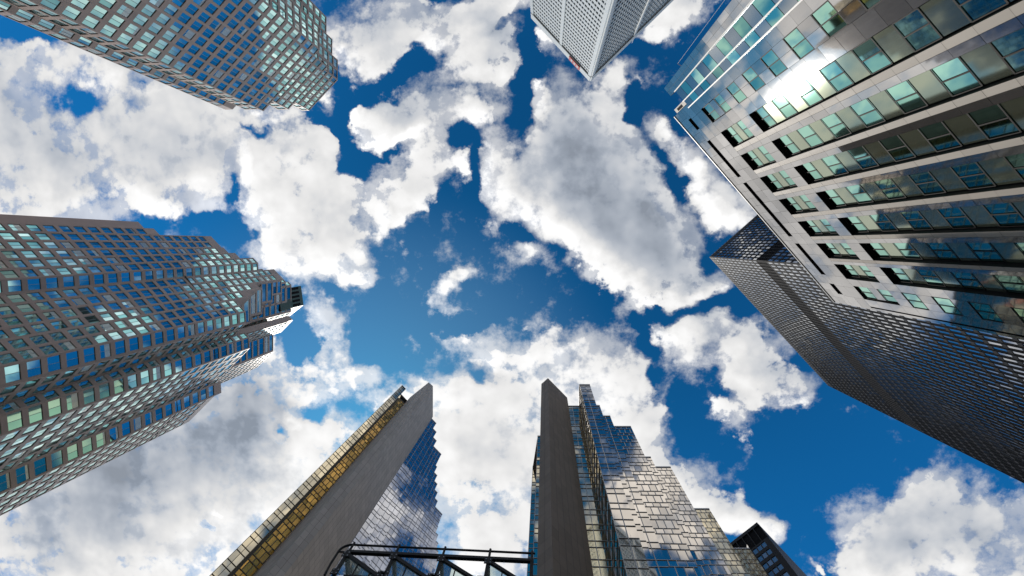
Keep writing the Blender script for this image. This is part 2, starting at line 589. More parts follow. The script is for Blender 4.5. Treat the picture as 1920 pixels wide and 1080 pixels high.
def wall_quad(mb, p0, d, n, s0, s1, z0, z1, mat, off=0.0):
    if s1 - s0 < 1e-4 or z1 - z0 < 1e-4:
        return
    q = p0 + n * off
    mb.poly([pt(q + d * s0, z0), pt(q + d * s1, z0), pt(q + d * s1, z1), pt(q + d * s0, z1)], mat)


def facade(mb, wins, p0, p1, inside, z0, z1, bays, floor, wf=.765, hf=.69, recess=.18, wall='pink_granite',
           glass='teal_glass', frame='window_frame', bars=(2, 1), tilt=.004, end=(0, 0), top_solid=None, sillf=.5):
    """punched-window wall from plan point p0 to p1: piers, spandrels, reveals, and the windows handed to wins"""
    d, n = out_normal(p0, p1, inside)
    L = np.linalg.norm(p1 - p0)
    a, b = end
    bw = (L - a - b) / bays
    nf = int((z1 - z0) // floor)
    top = z0 + nf * floor
    spans = [(a + i * bw + bw * (1 - wf) / 2, a + i * bw + bw * (1 + wf) / 2) for i in range(bays)]
    edge = 0.0
    for s0, s1 in spans + [(L, L)]:
        wall_quad(mb, p0, d, n, edge, s0, z0, z1, wall)
        edge = s1
    for s0, s1 in spans:
        zprev = z0
        for k in range(nf):
            wa = z0 + k * floor + floor * (1 - hf) * sillf
            wb = wa + floor * hf
            wall_quad(mb, p0, d, n, s0, s1, zprev, wa, wall)
            zprev = wb
            o0, o1 = p0 + d * s0, p0 + d * s1
            i0, i1 = o0 - n * recess, o1 - n * recess
            mb.poly([pt(o0, wa), pt(i0, wa), pt(i0, wb), pt(o0, wb)], wall)
            mb.poly([pt(i1, wa), pt(o1, wa), pt(o1, wb), pt(i1, wb)], wall)
            mb.poly([pt(o0, wb), pt(i0, wb), pt(i1, wb), pt(o1, wb)], wall)
            mb.poly([pt(i0, wa), pt(o0, wa), pt(o1, wa), pt(i1, wa)], wall)
            c = (i0 + i1) / 2
            wins.add(pt(c, (wa + wb) / 2), d, n, s1 - s0, wb - wa, glass, frame, bars, tilt)
        wall_quad(mb, p0, d, n, s0, s1, zprev, z1, wall)


def cap(mb, pts, z, mat='roof_membrane'):
    mb.poly([pt(p, z) for p in pts], mat)


def solid(mb, pts, z0, z1, mat, roof='roof_membrane'):
    """plain prism walls round a plan outline, with its roof"""
    for i in range(len(pts)):
        p, q = pts[i], pts[(i + 1) % len(pts)]
        mb.poly([pt(p, z0), pt(q, z0), pt(q, z1), pt(p, z1)], mat)
    cap(mb, pts, z1, roof)


# ------------------------------------------------------------------ the ground
mb = MB()
mb.poly([(-3000, -3000, 0), (3000, -3000, 0), (3000, 3000, 0), (-3000, 3000, 0)], 'asphalt')
g = mb.build('ground')
g['kind'] = 'structure'


# ------------------------------------------------------------------ brown stone tower, left edge of the photo
def stepped_tower():
    H = 192.6
    k = (H - EYE) / FPX
    F = 4.1
    a = rp(-537, 35, H)
    t = thing('office_tower', 'brown stone tower with stepped crown and blue windows, left of the street', 'office tower', pt(a, 0),
              'brown stone towers')
    W, wins = MB(), Windows()
    ins = rp(-640, 150, H)

    def hh(r):
        return EYE + (H - EYE) * r

    def wall(p0, p1, z1, bays, z0=0.0, **kw):
        kw.setdefault('glass', 'blue_glass')
        z0 = z1 - F * math.ceil((z1 - z0) / F) if z0 == 0 else z0
        facade(W, wins, p0, p1, ins, max(z0, -2), z1, bays, F, **kw)

    # long wall facing the upper right, stepping down towards its far end
    bay = 14 * k
    prev = None
    for i, r in enumerate((1.0, .955, .935, .93, .93, .80)):
        p0, p1 = a - U * bay * i, a - U * bay * (i + 1)
        wall(p0, p1, hh(r), 1)
        blk = [p0, p1, p1 + V * bay * 2, p0 + V * bay * 2]
        cap(W, blk, hh(r))
        if i:
            q = [pt(p0, hh(r)), pt(p0 + V * 30 * k, hh(r)), pt(p0 + V * 30 * k, prev), pt(p0, prev)]
            W.poly(q, 'pink_granite')
        prev = hh(r)
    # narrow face at the first bevel
    b = a + Y2 * 15 * k
    wall(a, b, hh(1.0), 1, wf=.8)
    # second long wall
    for i, r in enumerate((1.06, 1.06, .95, .905, .85, .85)):
        p0, p1 = b + U * bay * i, b + U * bay * (i + 1)
        wall(p0, p1, hh(r), 1)
        cap(W, [p0, p1, p1 + V * bay * 2, p0 + V * bay * 2], hh(r))
        if r < prev:
            W.poly([pt(p0, hh(r)), pt(p0 + V * 36 * k, hh(r)), pt(p0 + V * 36 * k, prev), pt(p0, prev)], 'pink_granite')
        prev = hh(r)
    W.poly([pt(b, hh(1.0)), pt(b + V * 30 * k, hh(1.0)), pt(b + V * 30 * k, hh(1.06)), pt(b, hh(1.06))], 'pink_granite')
    c = b + U * bay * 6
    c2 = c + Y2 * 20 * k
    wall(c, c2, hh(.85), 1, wf=.82, end=(0, .3))
    # the deep slot
    d1 = c2 + V * 32 * k
    wall(c2, d1, hh(.85), 2)
    e1 = d1 + U * 11 * k
    wall(d1, e1, hh(.883), 1, wf=.8)
    e2 = e1 + Y2 * 20 * k
    wall(e1, e2, hh(.883), 1, wf=.82)
    s1 = e2 + V * 95 * k
    wall(e2, s1, hh(.883), 5, glass='teal_glass')
    f2 = s1 + Y2 * 22 * k
    wall(s1, f2, hh(.90), 1, wf=.8)
    s2 = f2 + V * 72 * k
    wall(f2, s2, hh(.88), 5, glass='teal_glass')
    far = s2 - U * 190 * k
    back = a - U * bay * 6
    solid(W, [s2, far, back - U * 3, back], -1, hh(.78), 'pink_granite')
    cap(W, [c + V * 1, c2, d1, e1, e2, s1, f2, s2, far, back], hh(.80) - 3)
    for (q, r) in (([c2, c, b + U * bay * 3, b + U * bay * 3 + V * 60 * k, d1], .85), ([d1, e1, e2, s1, s1 - U * 90 * k], .883),
                   ([s1, f2, s2, s2 - U * 60 * k, s1 - U * 60 * k], .88)):
        cap(W, q, hh(r) - .3)

    # crown of the first shaft: bevelled storeys stepping back
    def level(x, y1, y2, r0, r1, la, ls, glass='blue_glass', lit='teal_glass', nf=None):
        p1, p2 = rp(x, y1, H), rp(x, y2, H)
        z0, z1 = hh(r0), hh(r1)
        nf = max(1, round((z1 - z0) / F))
        fl = (z1 - z0 - .02) / nf
        pa, ps = p1 - U * la * k, p2 + V * ls * k
        c0 = (pa + ps) / 2 - X2 * 3
        for q0, q1, bn, gl in ((p1, p2, 1, glass), (pa, p1, max(1, round(la / 14)), glass), (p2, ps, max(1, round(ls / 9)), lit)):
            facade(W, wins, q0, q1, c0, z0, z1, bn, fl, wf=.84 if bn == 1 else .7, hf=.72 if bn == 1 else .78, glass=gl)
        cap(W, [p1, p2, ps, ps - U * 60 * k, pa + V * 20 * k, pa], z1)
        W.poly([pt(ps, z0), pt(ps - U * 60 * k, z0), pt(ps - U * 60 * k, z1), pt(ps, z1)], 'pink_granite')
        core = [q + (cc - q) * .12 for cc in [(p1 + p2 + ps + pa) / 4 - U * 4] for q in (p1, p2, ps, ps - U * 50 * k, pa)]
        solid(W, core, z0 - 9, z1 - .15, 'pink_granite')

    level(-520, 92, 140, .845, .94, 40, 60)
    level(-520, 80, 128, .94, .982, 40, 55)
    level(-522, 68, 110, .982, 1.025, 30, 60)
    level(-522, 66, 98, 1.025, 1.062, 20, 66)
    level(-524, 76, 118, .95, 1.085, 10, 40)
    level(-524, 84, 140, .93, 1.11, 10, 30)
    # fin wall that closes the slot and the crown of the second shaft
    f0, f1 = c2 + V * 40 * k, c2 + V * 78 * k
    fin = [f0, f1, f1 - U * 12 * k, f0 - U * 12 * k]
    solid(W, [p - U * .3 for p in fin], hh(.80), hh(1.075), 'pink_granite')
    facade(W, wins, f0, f1, f0 - U * 5, hh(.80), hh(1.075), 4, F, wf=.72, hf=.8, glass='teal_glass')
    level(-529, 161, 209, .883, .965, 16, 54, lit='teal_glass')
    level(-530, 161, 210, .965, 1.01, 12, 52, lit='teal_glass')
    level(-530, 161, 210, 1.01, 1.045, 10, 50, lit='teal_glass')
    W.build('wall', t)
    # plant box on the very top
    P = MB()
    q = [rp(-528, 90, H), rp(-522, 132, H), rp(-566, 166, H), rp(-586, 106, H)]
    solid(P, q, hh(1.06), hh(1.165), 'green_metal')
    for s in range(5):
        u0 = q[0] + (q[1] - q[0]) * (s + .15) / 5
        u1 = q[0] + (q[1] - q[0]) * (s + .7) / 5
        wall_quad(P, u0, (u1 - u0) / np.linalg.norm(u1 - u0), X2, 0, np.linalg.norm(u1 - u0), hh(1.115), hh(1.15), 'louvre_black', .12)
    P.build('plant_room', t)
    wins.emit(t)


stepped_tower()


# ------------------------------------------------------------------ brown stone tower, top left corner of the photo
def corner_tower():
    H = 163.6
    k = (H - EYE) / FPX
    F = 4.1
    R = rp(-421, -365, H)
    t = thing('office_tower', 'brown stone tower with teal windows cut off by the top left corner', 'office tower', pt(R, 0),
              'brown stone towers')
    W, wins = MB(), Windows()
    ins = rp(-560, -380, H)

    def hh(r):
        return EYE + (H - EYE) * r

    def wall(p0, p1, z1, bays, inside=ins, **kw):
        kw.setdefault('glass', 'teal_glass')
        z0 = z1 - F * math.ceil(z1 / F)
        facade(W, wins, p0, p1, inside, z0, z1, bays, F, **kw)

    L = R + V * 158 * k
    wall(R, L, hh(1.0), 10)
    L1 = L - X2 * 27 * k
    wall(L, L1, hh(.985), 2, wf=.8, recess=.15)
    L2 = L1 + V * 10 * k
    wall(L1, L2, hh(.955), 1, wf=.85, end=(.1, .1))
    L3 = L2 - X2 * 14 * k
    wall(L2, L3, hh(.955), 1, wf=.8, recess=.15)
    # bevel on the other side of the long wall
    R1 = R - Y2 * 40 * k
    wall(R, R1, hh(1.0), 3, glass='blue_glass', wf=.74, hf=.74)
    R2 = R1 + V * 8 * k
    R3 = R2 - Y2 * 24 * k
    wall(R1, R2, hh(1.0), 1, glass='blue_glass')
    wall(R2, R3, hh(1.02), 2, glass='blue_glass', wf=.74, hf=.74)
    R4 = R3 - U * 110 * k
    wall(R3, R4, hh(1.0), 7, glass='blue_glass')
    L4 = L3 - U * 240 * k
    solid(W, [L3, L4, R4], -1, hh(.95), 'pink_granite')
    cap(W, [R, L, L1, L2, L3, L4, R4, R3, R2, R1], hh(.955) - .5)
    cap(W, [R, L, L - U * 60 * k, R - U * 60 * k], hh(1.0) - .3)

    def level(p0, p1, r0, r1, bays, side=0, **kw):
        z0, z1 = hh(r0), hh(r1)
        nf = max(1, round((z1 - z0) / F))
        fl = (z1 - z0 - .02) / nf
        facade(W, wins, p0, p1, ins, z0, z1, bays, fl, **kw)

    # crown, set back in steps
    q0 = rp(-446, -354, H)
    v0 = R + V * 16 * k - U * 4 * k
    v1 = R + V * 133 * k - U * 4 * k
    level(v0, v1, 1.0, 1.07, 8, glass='teal_glass')
    level(v1, v1 - X2 * 22 * k, 1.0, 1.07, 1, glass='teal_glass')
    level(v1 - X2 * 22 * k + V * 0, v1 - X2 * 22 * k - U * 40 * k, 1.0, 1.07, 3)
    q1 = q0 + V * 90 * k
    level(q0, q1, 1.0, 1.15, 8, glass='teal_glass')
    level(q1, q1 - X2 * 16 * k, 1.07, 1.15, 1, glass='teal_glass')
    for y0, y1, r in ((-398, -354, 1.15), (-431, -398, 1.12), (-465, -431, 1.09)):
        a, b = rp(-446, y0, H), rp(-446, y1, H)
        level(a, b, .98, r, 2, glass='blue_glass', wf=.74, hf=.74)
        cap(W, [a, b, b - X2 * 70 * k, a - X2 * 70 * k], hh(r))
        W.poly([pt(a, hh(.98)), pt(a - X2 * 60 * k, hh(.98)), pt(a - X2 * 60 * k, hh(r)), pt(a, hh(r))], 'pink_granite')
    cap(W, [q0, q1, q1 - U * 80 * k, q0 - U * 80 * k], hh(1.15) - .1)
    cap(W, [v0, v1, v1 - U * 60 * k, v0 - U * 60 * k], hh(1.07) - .1)
    W.build('wall', t)
    wins.emit(t)


corner_tower()


# ------------------------------------------------------------------ white tower at the top of the photo
def white_tower():
    H = 291.6
    c, l, r = (np.array(at(*p, H)) for p in ((1106.4, 151), (996.7, 33), (1269, 0)))
    lw, rw = np.linalg.norm(l - c), np.linalg.norm(r - c)
    l, r = c - U * lw, c - V * rw
    t = thing('skyscraper', 'white marble skyscraper with dark window bands and a red sign under its roof', 'skyscraper', pt(c, 0))
    W, wins = MB(), Windows()
    ins = (l + r) / 2
    F = 3.95
    top = H - 7.5
    z0 = top - F * 72

    def bars(p0, p1, bays, wf, hf):
        facade(W, wins, p0, p1, ins, z0, top, bays, F, wf=wf, hf=hf, recess=.38, wall='white_marble', glass='white_tower_glass', frame=None, bars=(1, 1),
               tilt=.006)
        d, n = out_normal(p0, p1, ins)
        Ln = np.linalg.norm(p1 - p0)
        for s, w in ((0, 2.2), (Ln / 2 - .9, 1.8), (Ln - 2.2, 2.2)):
            a, b = p0 + d * s, p0 + d * (s + w)
            W.hexa([pt(a, 0), pt(b, 0), pt(b + n * .7, 0), pt(a + n * .7, 0),
                    pt(a, top), pt(b, top), pt(b + n * .7, top), pt(a + n * .7, top)], 'white_marble')
        # roof fascia with a dark slot under it
        wall_quad(W, p0, d, n, 0, Ln, top, top + 1.2, 'louvre_black', -.3)
        a, b = p0, p0 + d * Ln
        W.hexa([pt(a - n * .5, top + 1.2), pt(b - n * .5, top + 1.2), pt(b + n * .7, top + 1.2), pt(a + n * .7, top + 1.2),
                pt(a - n * .5, H), pt(b - n * .5, H), pt(b + n * .7, H), pt(a + n * .7, H)], 'white_marble')
        return d, n, Ln

    d, n, Ln = bars(c, l, 30, .78, .44)
    bars(c, r, 34, .82, .66)
    far = l - V * rw
    solid(W, [l, far, r], 0, H - .5, 'white_marble')
    cap(W, [c, l, far, r], H - .4)
    W.build('wall', t)
    A = MB()
    for s, hgt in ((.30, 7), (.55, 11), (.62, 6)):
        q = c + (r - c) * s - U * .5
        A.tube(pt(q, H - .5), pt(q, H + hgt), .14, 'cable_steel', 6)
    A.build('antenna', t)
    # red sign on the fascia: a band with pale bars
    S = MB()
    s0, s1 = Ln * .17, Ln * .345
    a, b = c + d * s0 + n * .72, c + d * s1 + n * .72
    S.hexa([pt(a, H - 6), pt(b, H - 6), pt(b + n * .5, H - 6), pt(a + n * .5, H - 6),
            pt(a, H - 1.2), pt(b, H - 1.2), pt(b + n * .5, H - 1.2), pt(a + n * .5, H - 1.2)], 'sign_red')
    w = (s1 - s0) / 9
    for j in range(3):
        u0 = a + d * (w * (1.2 + 2.5 * j)) + n * .505
        wall_quad(S, u0, d, n, 0, w * 1.2, H - 5.2, H - 2.2, 'white_metal', .02)
    S.build('sign', t)
    wins.emit(t, hidden=lambda q: False)


white_tower()


# ------------------------------------------------------------------ dark glass slab at the right
RB_Q0, RB_Q1 = (1265, 218), (1566, 567)


def behind_polished(q):
    """is this photo pixel covered by the polished building in front?"""
    x, y = q[0] - ZEN[0], q[1] - ZEN[1]
    s = (RB_Q1[1] - RB_Q0[1]) / (RB_Q1[0] - RB_Q0[0])
    return x > 0 and y / x < .225 and q[1] < RB_Q0[1] + s * (q[0] - RB_Q0[0])


def dark_tower():
    H = 218.6
    c, b, l = (np.array(at(*p, H)) for p in ((1330, 482), (1545, 727), (1416, 401)))
    w1 = np.linalg.norm(b - c)
    w2 = 36.5
    b, l = c + U * w1, c - V * w2
    t = thing('skyscraper', 'black steel skyscraper of fine grid rising behind the polished stone building', 'skyscraper', pt(c, 0))
    W, wins = MB(), Windows()
    ins = (b + l) / 2
    F = 3.86
    top = H - 2.2
    for p0, p1, bays in ((c, b, 54), (c, l, 24)):
        d, n = out_normal(p0, p1, ins)
        Ln = np.linalg.norm(p1 - p0)
        zb0, zb1 = H * .752, H * .752 + 2 * F
        z0 = zb0 - F * math.floor(zb0 / F)
        for za, zb in ((z0, zb0), (zb1, top)):
            facade(W, wins, p0, p1, ins, za, zb, bays, F, wf=.64, hf=.74, recess=.08, wall='black_steel', glass='bronze_glass', frame=None,
                   bars=(1, 1), tilt=.006)
        wall_quad(W, p0, d, n, 0, Ln, zb0, zb1, 'louvre_black', -.12)
        W.hexa([pt(p0 - n * .4, top), pt(p1 - n * .4, top), pt(p1 + n * .05, top), pt(p0 + n * .05, top),
                pt(p0 - n * .4, H), pt(p1 - n * .4, H), pt(p1 + n * .05, H), pt(p0 + n * .05, H)], 'black_steel')
        M = MB()
        for i in range(bays + 1):
            s = min(max(Ln * i / bays, .1), Ln - .1)
            q = p0 + d * s
            e, f = d * .07, n * .20
            M.hexa([pt(q - e + n * .01, 0), pt(q + e + n * .01, 0), pt(q + e + f, 0), pt(q - e + f, 0),
                    pt(q - e + n * .01, H - .3), pt(q + e + n * .01, H - .3), pt(q + e + f, H - .3), pt(q - e + f, H - .3)], 'black_steel')
        M.build('mullion_grid', t)
    far = b - V * w2
    solid(W, [b, far, l], 0, H - .5, 'black_steel')
    cap(W, [c, b, far, l], H - .4)
    W.build('wall', t)
    wins.emit(t, hidden=behind_polished)


dark_tower()


# ------------------------------------------------------------------ small black tower, bottom right
def small_dark_tower():
    H = 181.6
    c = np.array(at(1419, 979, H))
    t = thing('skyscraper', 'small black tower with rows of grey panes beside the gold glass, far off', 'skyscraper', pt(c, 0))
    W, wins = MB(), Windows()
    w1, w2 = 23.0, 42.0
    l, b = c + V * w1, c + U * w2
    ins = l + U * 20
    F = 4.0
    top = H - 9
    z0 = top - F * 43
    facade(W, wins, c, l, ins, z0, top, 10, F, wf=.80, hf=.62, recess=.2, wall='black_steel', glass='dull_pane', frame=None, bars=(1, 1), tilt=.01,
           end=(2.0, .5))
    d, n = out_normal(c, l, ins)
    wall_quad(W, c, d, n, 0, w1, top, H - 1.5, 'louvre_black', -.5)
    for i in range(9):
        q = c + d * (w1 * i / 8)
        e = d * .16
        W.hexa([pt(q - e - n * .5, top), pt(q + e - n * .5, top), pt(q + e, top), pt(q - e, top),
                pt(q - e - n * .5, H - 1.5), pt(q + e - n * .5, H - 1.5), pt(q + e, H - 1.5), pt(q - e, H - 1.5)], 'black_steel')
    far = l + U * w2
    W.poly([pt(c, 0), pt(b, 0), pt(b, H - 1.5), pt(c, H - 1.5)], 'black_steel')
    solid(W, [b, far, l], 0, H - 1.5, 'black_steel')
    W.hexa([pt(p, H - 1.5) for p in (c, b, far, l)] + [pt(p, H) for p in (c, b, far, l)], 'black_steel')
    W.build('wall', t)
    wins.emit(t)


small_dark_tower()


# ------------------------------------------------------------------ glass walls of the two gold towers
def curtain(t, p0, p1, inside, z0, z1, cols, floor, glass, mull, tilt=.004, bond=False, bar=.07, split=(.36, 1.0), name='glass_wall', out=0.0):
    """mirror-glass wall: panes in tall and short rows with a grid of bars in front, the grid a sub-part"""
    d, n = out_normal(p0, p1, inside)
    p0, p1 = p0 + n * out, p1 + n * out
    L = np.linalg.norm(p1 - p0)
    G, M = MB(), MB()
    cw = L / cols
    z, j = z1, 0
    n3, d3 = np.array([n[0], n[1], 0]), np.array([d[0], d[1], 0])
    rows = []
    while z > z0 + .1:
        for hgt in (floor * split[0], floor * (split[1] - split[0])):
            rows.append((max(z - hgt, z0), z))
            z -= hgt
    for a, b in rows:
        if b - a < .05:
            continue
        j += 1
        if bond and j % 2 == 0 and cols > 1:
            cuts = [0] + [(i + .5) * cw for i in range(cols)] + [L]
        else:
            cuts = [i * cw for i in range(cols + 1)]
        for x0, x1 in zip(cuts[:-1], cuts[1:]):
            ta, tb = rng.normal(0, tilt, 2)
            c = np.array(pt(p0 + d * (x0 + x1) / 2, (a + b) / 2))
            xm, zm = (x1 - x0) / 2, (b - a) / 2
            G.poly([c + d3 * sx * xm + np.array([0, 0, sz * zm]) + n3 * (sx * xm * ta + sz * zm * tb)
                    for sx, sz in ((-1, -1), (1, -1), (1, 1), (-1, 1))], glass)
            e, f = d * bar / 2, n * .11
            q = p0 + d * min(max(x0, bar / 2), L - bar / 2)
            M.hexa([pt(q - e - n * .02, a), pt(q + e - n * .02, a), pt(q + e + f, a), pt(q - e + f, a),
                    pt(q - e - n * .02, b), pt(q + e - n * .02, b), pt(q + e + f, b), pt(q - e + f, b)], mull)
        f = n * .09
        M.hexa([pt(p0 - n * .02, a - bar / 2), pt(p1 - n * .02, a - bar / 2), pt(p1 + f, a - bar / 2), pt(p0 + f, a - bar / 2),
                pt(p0 - n * .02, a + bar / 2), pt(p1 - n * .02, a + bar / 2), pt(p1 + f, a + bar / 2), pt(p0 + f, a + bar / 2)], mull)
    f = n * .14
    M.hexa([pt(p0 - n * .05, z1), pt(p1 - n * .05, z1), pt(p1 + f, z1), pt(p0 + f, z1),
            pt(p0 - n * .05, z1 + .5), pt(p1 - n * .05, z1 + .5), pt(p1 + f, z1 + .5), pt(p0 + f, z1 + .5)], mull)
    g = G.build(name, t)
    M.build('glazing_bars', g)
    return g


def concrete_fin(t, pts, z1, lines, mat='concrete', name='concrete_fin'):
    """board-marked concrete blade with storey joints"""
    B = MB()
    cen = sum(pts) / len(pts)
    solid(B, [p + (cen - p) / np.linalg.norm(cen - p) * .06 for p in pts], 0, z1 - .05, 'concrete_joint', mat)
    cap(B, pts, z1, mat)
    for i in range(len(pts)):
        p, q = pts[i], pts[(i + 1) % len(pts)]
        d, n = out_normal(p, q, cen)
        L = np.linalg.norm(q - p)
        m = max(1, round(L / 1.25))
        z = z1
        while z > 0:
            zz = max(0, z - lines / 2)
            for s in range(m):
                g0 = .022 if s else 0
                g1 = .022 if s < m - 1 else 0
                wall_quad(B, p, d, n, L * s / m + g0, L * (s + 1) / m - g1, zz + .03, z, mat, rng.uniform(-.006, .006))
            z = zz
    B.build(name, t)


def south_tower():
    H = 176.6
    r = lambda x, y: rp(x, y, H)
    k = (H - EYE) / FPX
    t = thing('office_tower', 'taller gold glass tower, its broad grey concrete blade leaning in from the lower left', 'office tower',
              pt(r(-230, 300), 0), 'gold glass towers')
    ins = r(-300, 420)
    F = 3.9
    # pale strip at the far side of the blade
    s = r(-268, 265)
    e = s + U * 10.8 * k
    curtain(t, s, e, ins, 0, H, 2, F, 'pale_gold_glass', 'dark_mullion', tilt=.002, bar=.10)
    # gold glass in the slot between strip and blade
    W = MB()
    e2 = e + V * 8 * k
    g2 = e2 + U * 25 * k
    W.poly([pt(e, 0), pt(e2, 0), pt(e2, H), pt(e, H)], 'dark_mullion')
    e3 = e2 + U * 3.4 * k
    W.poly([pt(e2, 0), pt(e3, 0), pt(e3, H - 6), pt(e2, H - 6)], 'dark_mullion')
    curtain(t, e3, g2, ins, 0, H - 6, 4, F, 'gold_glass', 'dark_mullion', tilt=.012, bar=.16, bond=True)
    # serrated wall
    p = r(-211, 326)
    total, dy = 296, 0
    corners = [p]
    i = 0
    while dy < total:
        a = 26 if i % 6 == 3 else 13
        bk = a * .94
        q = p + U * a * k
        curtain(t, p, q, ins, 0, H - 1, 4 if a > 20 else 2, F, 'silver_glass', 'mullion_metal', tilt=.0022, bar=.07)
        p2 = q + V * bk * k
        W.poly([pt(q, 0), pt(p2, 0), pt(p2, H - 1), pt(q, H - 1)], 'silver_glass')
        corners += [q, p2]
        dy += (a * U[1] + bk * V[1])
        p = p2
        i += 1
    far = [p, r(-380, 640), r(-400, 400), s]
    solid(W, far, 0, H - 3, 'pale_gold_glass')
    cap(W, [s, e, e2, g2] + corners + far[1:3], H - 2)
    W.build('wall', t)
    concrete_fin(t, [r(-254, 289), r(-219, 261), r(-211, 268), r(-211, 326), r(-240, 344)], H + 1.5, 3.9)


south_tower()


def north_tower():
    H = 119.6
    r = lambda x, y: rp(x, y, H)
    t = thing('office_tower', 'gold glass tower with dark concrete blade and mirror glass stepping down to the right', 'office tower',
              pt(r(30, 300), 0), 'gold glass towers')
    ins = r(60, 620)
    F = 3.9
    pts = [(38, 302), (65, 302), (65, 262), (84.5, 262), (84.5, 301), (103, 301), (103, 320.5), (122.5, 320.5), (122.5, 340), (161, 340), (161, 397),
           (198, 397), (198, 415.5), (235, 415.5), (235, 493.5), (307, 493.5), (307, 558), (376, 558), (376, 640)]
    P = [r(*p) for p in pts]
    cols = {0: 2, 1: 2, 2: 2, 4: 2, 6: 2, 8: 4, 10: 4, 12: 4, 14: 8, 16: 8}
    W = MB()
    for i in range(len(P) - 1):
        if i in cols:
            gl = 'pale_gold_glass' if i in (0, 1, 14, 16) else 'bronze_mirror'
            hz = H - 1 if i < 16 else H - 3
            curtain(t, P[i], P[i + 1], ins if i != 1 else r(80, 290), 0, hz, cols[i], F, gl, 'mullion_metal', tilt=.0035 if i > 6 else .002,
                    bond=i > 6, bar=.09)
        else:
            W.poly([pt(P[i], 0), pt(P[i + 1], 0), pt(P[i + 1], H - 1), pt(P[i], H - 1)], 'bronze_mirror')
    # the strips that show on the other side of the blade
    for a, b, z in (((-22, 411), (-8, 411), H - 2), ((-13, 355), (4, 355), H - 2)):
        curtain(t, r(*a), r(*b), ins, 0, z, 2, F, 'pale_gold_glass', 'mullion_metal', tilt=.004, bar=.09)
    W.poly([pt(r(-13, 355), 0), pt(r(-13, 411), 0), pt(r(-13, 411), H - 2), pt(r(-13, 355), H - 2)], 'bronze_mirror')
    left = [r(-22, 411), r(-30, 560), r(-20, 900), r(380, 900)]
    solid(W, left + [P[-1]], 0, H - 4, 'pale_gold_glass')
    cap(W, [r(-13, 355), r(4, 355), r(38, 355)] + P + [r(380, 900), r(-20, 900), r(-22, 411)], H - 2.5)
    W.build('wall', t)
    concrete_fin(t, [r(6.5, 254), r(43, 291), r(30.5, 302), r(-6, 265)], H + 1.5, 3.9, 'shaded_concrete')


north_tower()


